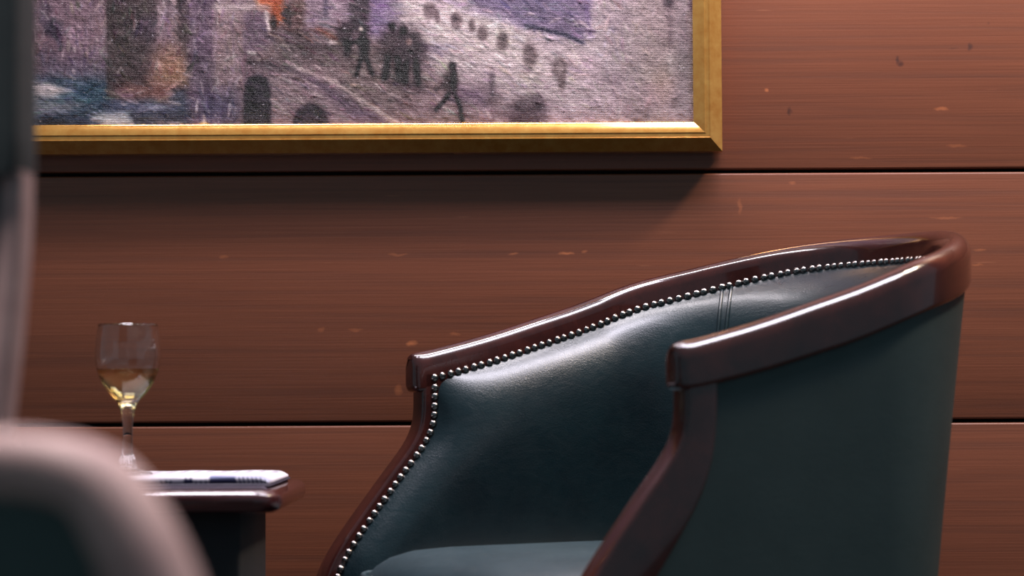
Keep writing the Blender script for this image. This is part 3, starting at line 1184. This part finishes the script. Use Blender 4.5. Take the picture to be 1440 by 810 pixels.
xL = at(120, 670, 2.62).x
m1 = folded_paper('magazine', 0.0, 0.205, 0.245, 0.0024, mag_color(lin(62, 44, 66)), 60, 0.0, 0.004)
m1.location = (at(100, 680, 2.60).x, 2.592, TZ); m1.rotation_euler = (0, 0, 0.0)
tag(m1, 'thin dark purple magazine lying flat on the table, lowest in the stack', 'magazine')
m1.scale = ((at(376, 684, 2.60).x - m1.location.x) / 0.205, 1, 1)
m2 = folded_paper('magazine', 0.0, 0.205, 0.245, 0.0028, mag_color(lin(46, 40, 56)), 60, 0.0, 0.004)
m2.location = (at(110, 680, 2.60).x, 2.603, TZ + 0.0025)
m2.scale = ((at(379, 680, 2.60).x - m2.location.x) / 0.205, 1, 1)
tag(m2, 'dark blue grey magazine between the newspaper and the lowest magazine', 'magazine')
NEWS_TH = 0.0076
nx1 = at(378, 671, 2.61).x
news = folded_paper('newspaper', xL, nx1, 0.23, NEWS_TH, news_color, 420, 0.0004, 0.012)
news.location = (0, 2.606, TZ + 0.0054)
tag(news, 'folded white newspaper with navy print under the wine glass', 'newspaper')

# ------------------------------------------------------------------ wine glass
GY = 2.70
g0 = at(179.5, 665, GY)
gs = GY / F_PX
gz = TZ + 0.0054 + NEWS_TH * 0.985
glass = empty('wine_glass', (g0.x, GY, gz))
tag(glass, 'stemmed wine glass half filled with white wine', 'wine glass')
zb = lambda v: (665 - v) * gs
# outer outline from the photograph: (pixel row, half width in pixels)
outer_p = [(455, 41.5), (462, 42.8), (475, 44.8), (490, 46.0), (502, 46.0), (512, 44.8), (522, 42.2), (532, 38.2), (542, 32.6), (550, 26.8), (557, 20.5), (563, 15.2), (569, 11.6), (576, 9.4), (584, 8.0), (596, 7.0), (612, 6.6),
           (626, 6.8), (638, 7.8), (646, 9.0), (652, 10.6), (656, 14.0), (659, 22.0), (661, 31.0), (662.5, 35.0), (664, 36.0), (665, 35.4)]
inner_p = [(455, 40.6), (475, 43.6), (490, 44.8), (502, 44.8), (512, 43.5), (522, 40.8), (532, 36.6), (542, 30.6), (550, 24.2), (556, 17.6), (560, 11.0), (562, 4.0), (562.2, 0.0)]


def dens(prof, n):
    vs_p = np.array([p[0] for p in prof]); rs = np.array([p[1] for p in prof])
    t = np.concatenate([[0], np.cumsum(np.hypot(np.diff(vs_p), np.diff(rs)))])
    tt = np.linspace(0, t[-1], n)
    return [(float(a), float(b)) for a, b in zip(smooth_interp(t, vs_p, tt, t[-1] / n * 0.7), smooth_interp(t, rs, tt, t[-1] / n * 0.7))]


op = dens(outer_p, 70); ip = dens(inner_p, 44)
ip[-1] = (ip[-1][0], 0.0)
profile = [(r * gs, zb(v)) for (v, r) in ip[::-1]] + [(41.2 * gs, zb(454.4))] + [(r * gs, zb(v)) for (v, r) in op] + [(30 * gs, zb(665)), (0.0, zb(664))]
V, Fc = lathe(profile, 64)
mesh_obj('glass_body', V, Fc, M_GLASS, glass)
lvl = 517.0
wp = [(v, r) for (v, r) in ip if v > lvl]
r_l = float(np.interp(lvl, [p[0] for p in ip], [p[1] for p in ip]))
profile = [(r * gs + 0.00025 if r > 0 else 0.0, zb(v) - 0.0002) for (v, r) in wp[::-1]] + [(r_l * gs + 0.00025, zb(lvl)), (r_l * gs * 0.97, zb(lvl) - 0.0002), (0.0, zb(lvl) - 0.0003)]
V, Fc = lathe(profile, 64)
mesh_obj('wine', V, Fc, M_WINE, glass, True, 50)
# moulded petals at the foot of the stem
for k in range(8):
    a = 2 * math.pi * k / 8
    path = []
    for t in np.linspace(0, 1, 8):
        v = 636 + 19 * t
        r = float(np.interp(v, [p[0] for p in op], [p[1] for p in op])) + 0.2
        path.append((r * gs * math.cos(a), r * gs * math.sin(a), zb(v)))
    tv, tf = tube(path, [0.0004 + 0.0016 * math.sin(math.pi * min(1, t * 0.9 + 0.05)) for t in np.linspace(0, 1, 8)], 8)
    mesh_obj('stem_petal', tv, tf, M_GLASS, glass)

# ------------------------------------------------------------------ low armchair in the foreground (its far arm reaches into the picture)
FD = 1.05
Fd = Vector((0.96, -0.28, 0)).normalized()   # the way it faces
Nd = Vector((Fd.y, -Fd.x, 0))                # across the seat, towards the camera
P0 = Vector(((152 - 720) / F_PX * FD, FD, 0))
low = empty('low_armchair', P0, 0)
tag(low, 'blurred low armchair with rounded wooden arm coloured by pinkish light in the near corner', 'armchair')


def fl(k, n, z):
    return Fd * k + Nd * n + Vector((0, 0, z))


CW = 0.58
path_k = [-.56, -.3, -.12, -.075, -.045, -.022, -.004, .008, .0193, .029, .040, .050, .055, .05, .035, .02]
path_z = [.612, .608, .606, .6055, .6045, .6010, .593, .579, .562, .543, .515, .47, .42, .28, .13, 0.0]
NP = 110
arc = np.concatenate([[0], np.cumsum(np.hypot(np.diff(path_k), np.diff(path_z)))])
tt = np.linspace(0, arc[-1], NP)
pk = smooth_interp(arc, path_k, tt, 0.008)
pz = smooth_interp(arc, path_z, tt, 0.008)
pz[-1] = 0.0
for side in (0, 1):
    rings = []
    for i in range(NP):
        dk_ = pk[min(i + 1, NP - 1)] - pk[max(i - 1, 0)]; dz_ = pz[min(i + 1, NP - 1)] - pz[max(i - 1, 0)]
        l_ = math.hypot(dk_, dz_)
        nk, nz_ = -dz_ / l_, dk_ / l_          # outward side of the bent rail
        th = 0.029 + 0.006 * min(1, max(0, (0.60 - pz[i]) / 0.05))
        ring = []
        for (w, t) in rrect(-0.042, 0.0, -th, 0.0, 0.0122, 6):
            ring.append(fl(pk[i] + nk * t, w + side * CW, max(0.0, pz[i] + nz_ * t)))
        rings.append(ring)
    V, Fc = loft(rings)
    mesh_obj('arm_rail', V, Fc, M_PINK_LIT, low, True, 50)
for side in (0, 1):
    # upholstered panel filling the bent rail
    o_k = [k_ for k_ in pk]; prof_p = []
    for i in range(0, NP):
        if 0.27 < pz[i] or i < 30:
            dk_ = pk[min(i + 1, NP - 1)] - pk[max(i - 1, 0)]; dz_ = pz[min(i + 1, NP - 1)] - pz[max(i - 1, 0)]
            l_ = math.hypot(dk_, dz_)
            prof_p.append((pk[i] + dz_ / l_ * 0.018, pz[i] - dk_ / l_ * 0.018))
    prof_p += [(prof_p[-1][0], 0.27), (-0.56, 0.27)]
    rings = [[fl(k_, n_ + side * CW, z_) for (k_, z_) in prof_p] for n_ in (-0.032, -0.010)]
    V, Fc = loft(rings)
    mesh_obj('arm_panel', V, Fc, M_LEATHER_DARK, low, True, 40)
V, Fc = bevel_box(-0.50, 0.02, -0.002, CW - 0.044, 0.27, 0.43, 0.03, 4)
mesh_obj('seat_cushion', [fl(p.x, p.y, p.z) for p in V], Fc, M_LEATHER_DARK, low, True, 50)
V, Fc = bevel_box(-0.60, -0.48, -0.02, CW - 0.02, 0.26, 0.80, 0.035, 4)
mesh_obj('backrest', [fl(p.x - 0.16 * (p.z - 0.43), p.y, p.z) for p in V], Fc, M_LEATHER_DARK, low, True, 50)
for n1 in (0.0, CW - 0.04):
    V, Fc = bevel_box(-0.55, -0.51, n1 - 0.02, n1 + 0.02, 0.0, 0.27, 0.005, 2)
    mesh_obj('back_leg', [fl(p.x, p.y, p.z) for p in V], Fc, M_PINK_LIT, low, True, 50)

# ------------------------------------------------------------------ high-back chair with its back to the camera
HD = 1.62
edge_pts = [(34, 240), (34, 262), (33, 300), (30, 350), (26, 400), (22, 450), (17, 500), (11, 550), (6, 600), (-1, 680), (-7, 760)]
E0 = at(30, 400, HD)
HW = 0.56
tall = empty('high_back_chair', (E0.x - HW / 2, HD + 0.02, 0), 0)
tag(tall, 'tall dark chair back with wooden stile coloured by pinkish light, cut by the left edge', 'chair')
edge = [at(u, v, HD) - Vector(tall.location) for (u, v) in edge_pts]
ez = [p.z for p in edge]; ex = [p.x for p in edge]
def ex_at(z): return float(smooth_interp(ez, ex, z, 0.012))
z_hi = edge[0].z
for sgn in (1, -1):
    rings = []
    for z in list(np.linspace(z_hi, 0.42, 34)) + list(np.linspace(0.40, 0.0, 8)):
        x1 = ex_at(max(z, 0.53)); wid = 0.0165
        rings.append([Vector((sgn * x, y, z)) for (x, y) in rrect(x1 - wid, x1, -0.024, 0.020, 0.006, 4)])
    V, Fc = loft(rings)
    mesh_obj('back_stile', V, Fc, M_PINK_LIT, tall, True, 50)
xm = ex_at(0.60) - 0.012
V, Fc = bevel_box(-1, 1, -0.018, 0.030, 0.50, z_hi + 0.005, 0.004, 2)
mesh_obj('back_panel', [Vector((math.copysign(ex_at(max(p.z, 0.53)) - 0.010 - (1 - abs(p.x)), p.x), p.y, p.z)) for p in V], Fc, M_LEATHER_DARK, tall, True, 50)
xt = (at(27, 120, HD) - Vector(tall.location)).x
rings = []
for z, w in ((z_hi - 0.004, 0.0), (z_hi + 0.004, 0.004), (z_hi + 0.03, 0.004), (0.95, 0.004), (1.06, 0.0), (1.10, -0.012), (1.115, -0.03)):
    rings.append([Vector((x, y, z)) for (x, y) in rrect(-xt - w + 0.003, xt + w - 0.003, -0.034, 0.040, 0.005, 3)])
V, Fc = loft(rings)
mesh_obj('headrest', V, Fc, M_LEATHER_MATT, tall, True, 50)
V, Fc = bevel_box(-HW / 2 + 0.02, HW / 2 - 0.02, 0.035, 0.50, 0.36, 0.46, 0.03, 4)
mesh_obj('seat_cushion', V, Fc, M_LEATHER_DARK, tall, True, 50)
V, Fc = bevel_box(-HW / 2 + 0.03, HW / 2 - 0.03, 0.01, 0.49, 0.31, 0.37, 0.005, 2)
mesh_obj('seat_frame', V, Fc, M_PINK_LIT, tall, True, 50)
for sgn in (1, -1):
    rings = []
    for z in np.linspace(0.312, 0.0, 8):
        w = 0.014 + 0.006 * z / 0.31; c0 = sgn * (HW / 2 - 0.055)
        rings.append([Vector((x, y, z)) for (x, y) in rrect(c0 - w, c0 + w, 0.455 - w, 0.455 + w, 0.004, 3)])
    V, Fc = loft(rings)
    mesh_obj('front_leg', V, Fc, M_PINK_LIT, tall, True, 50)
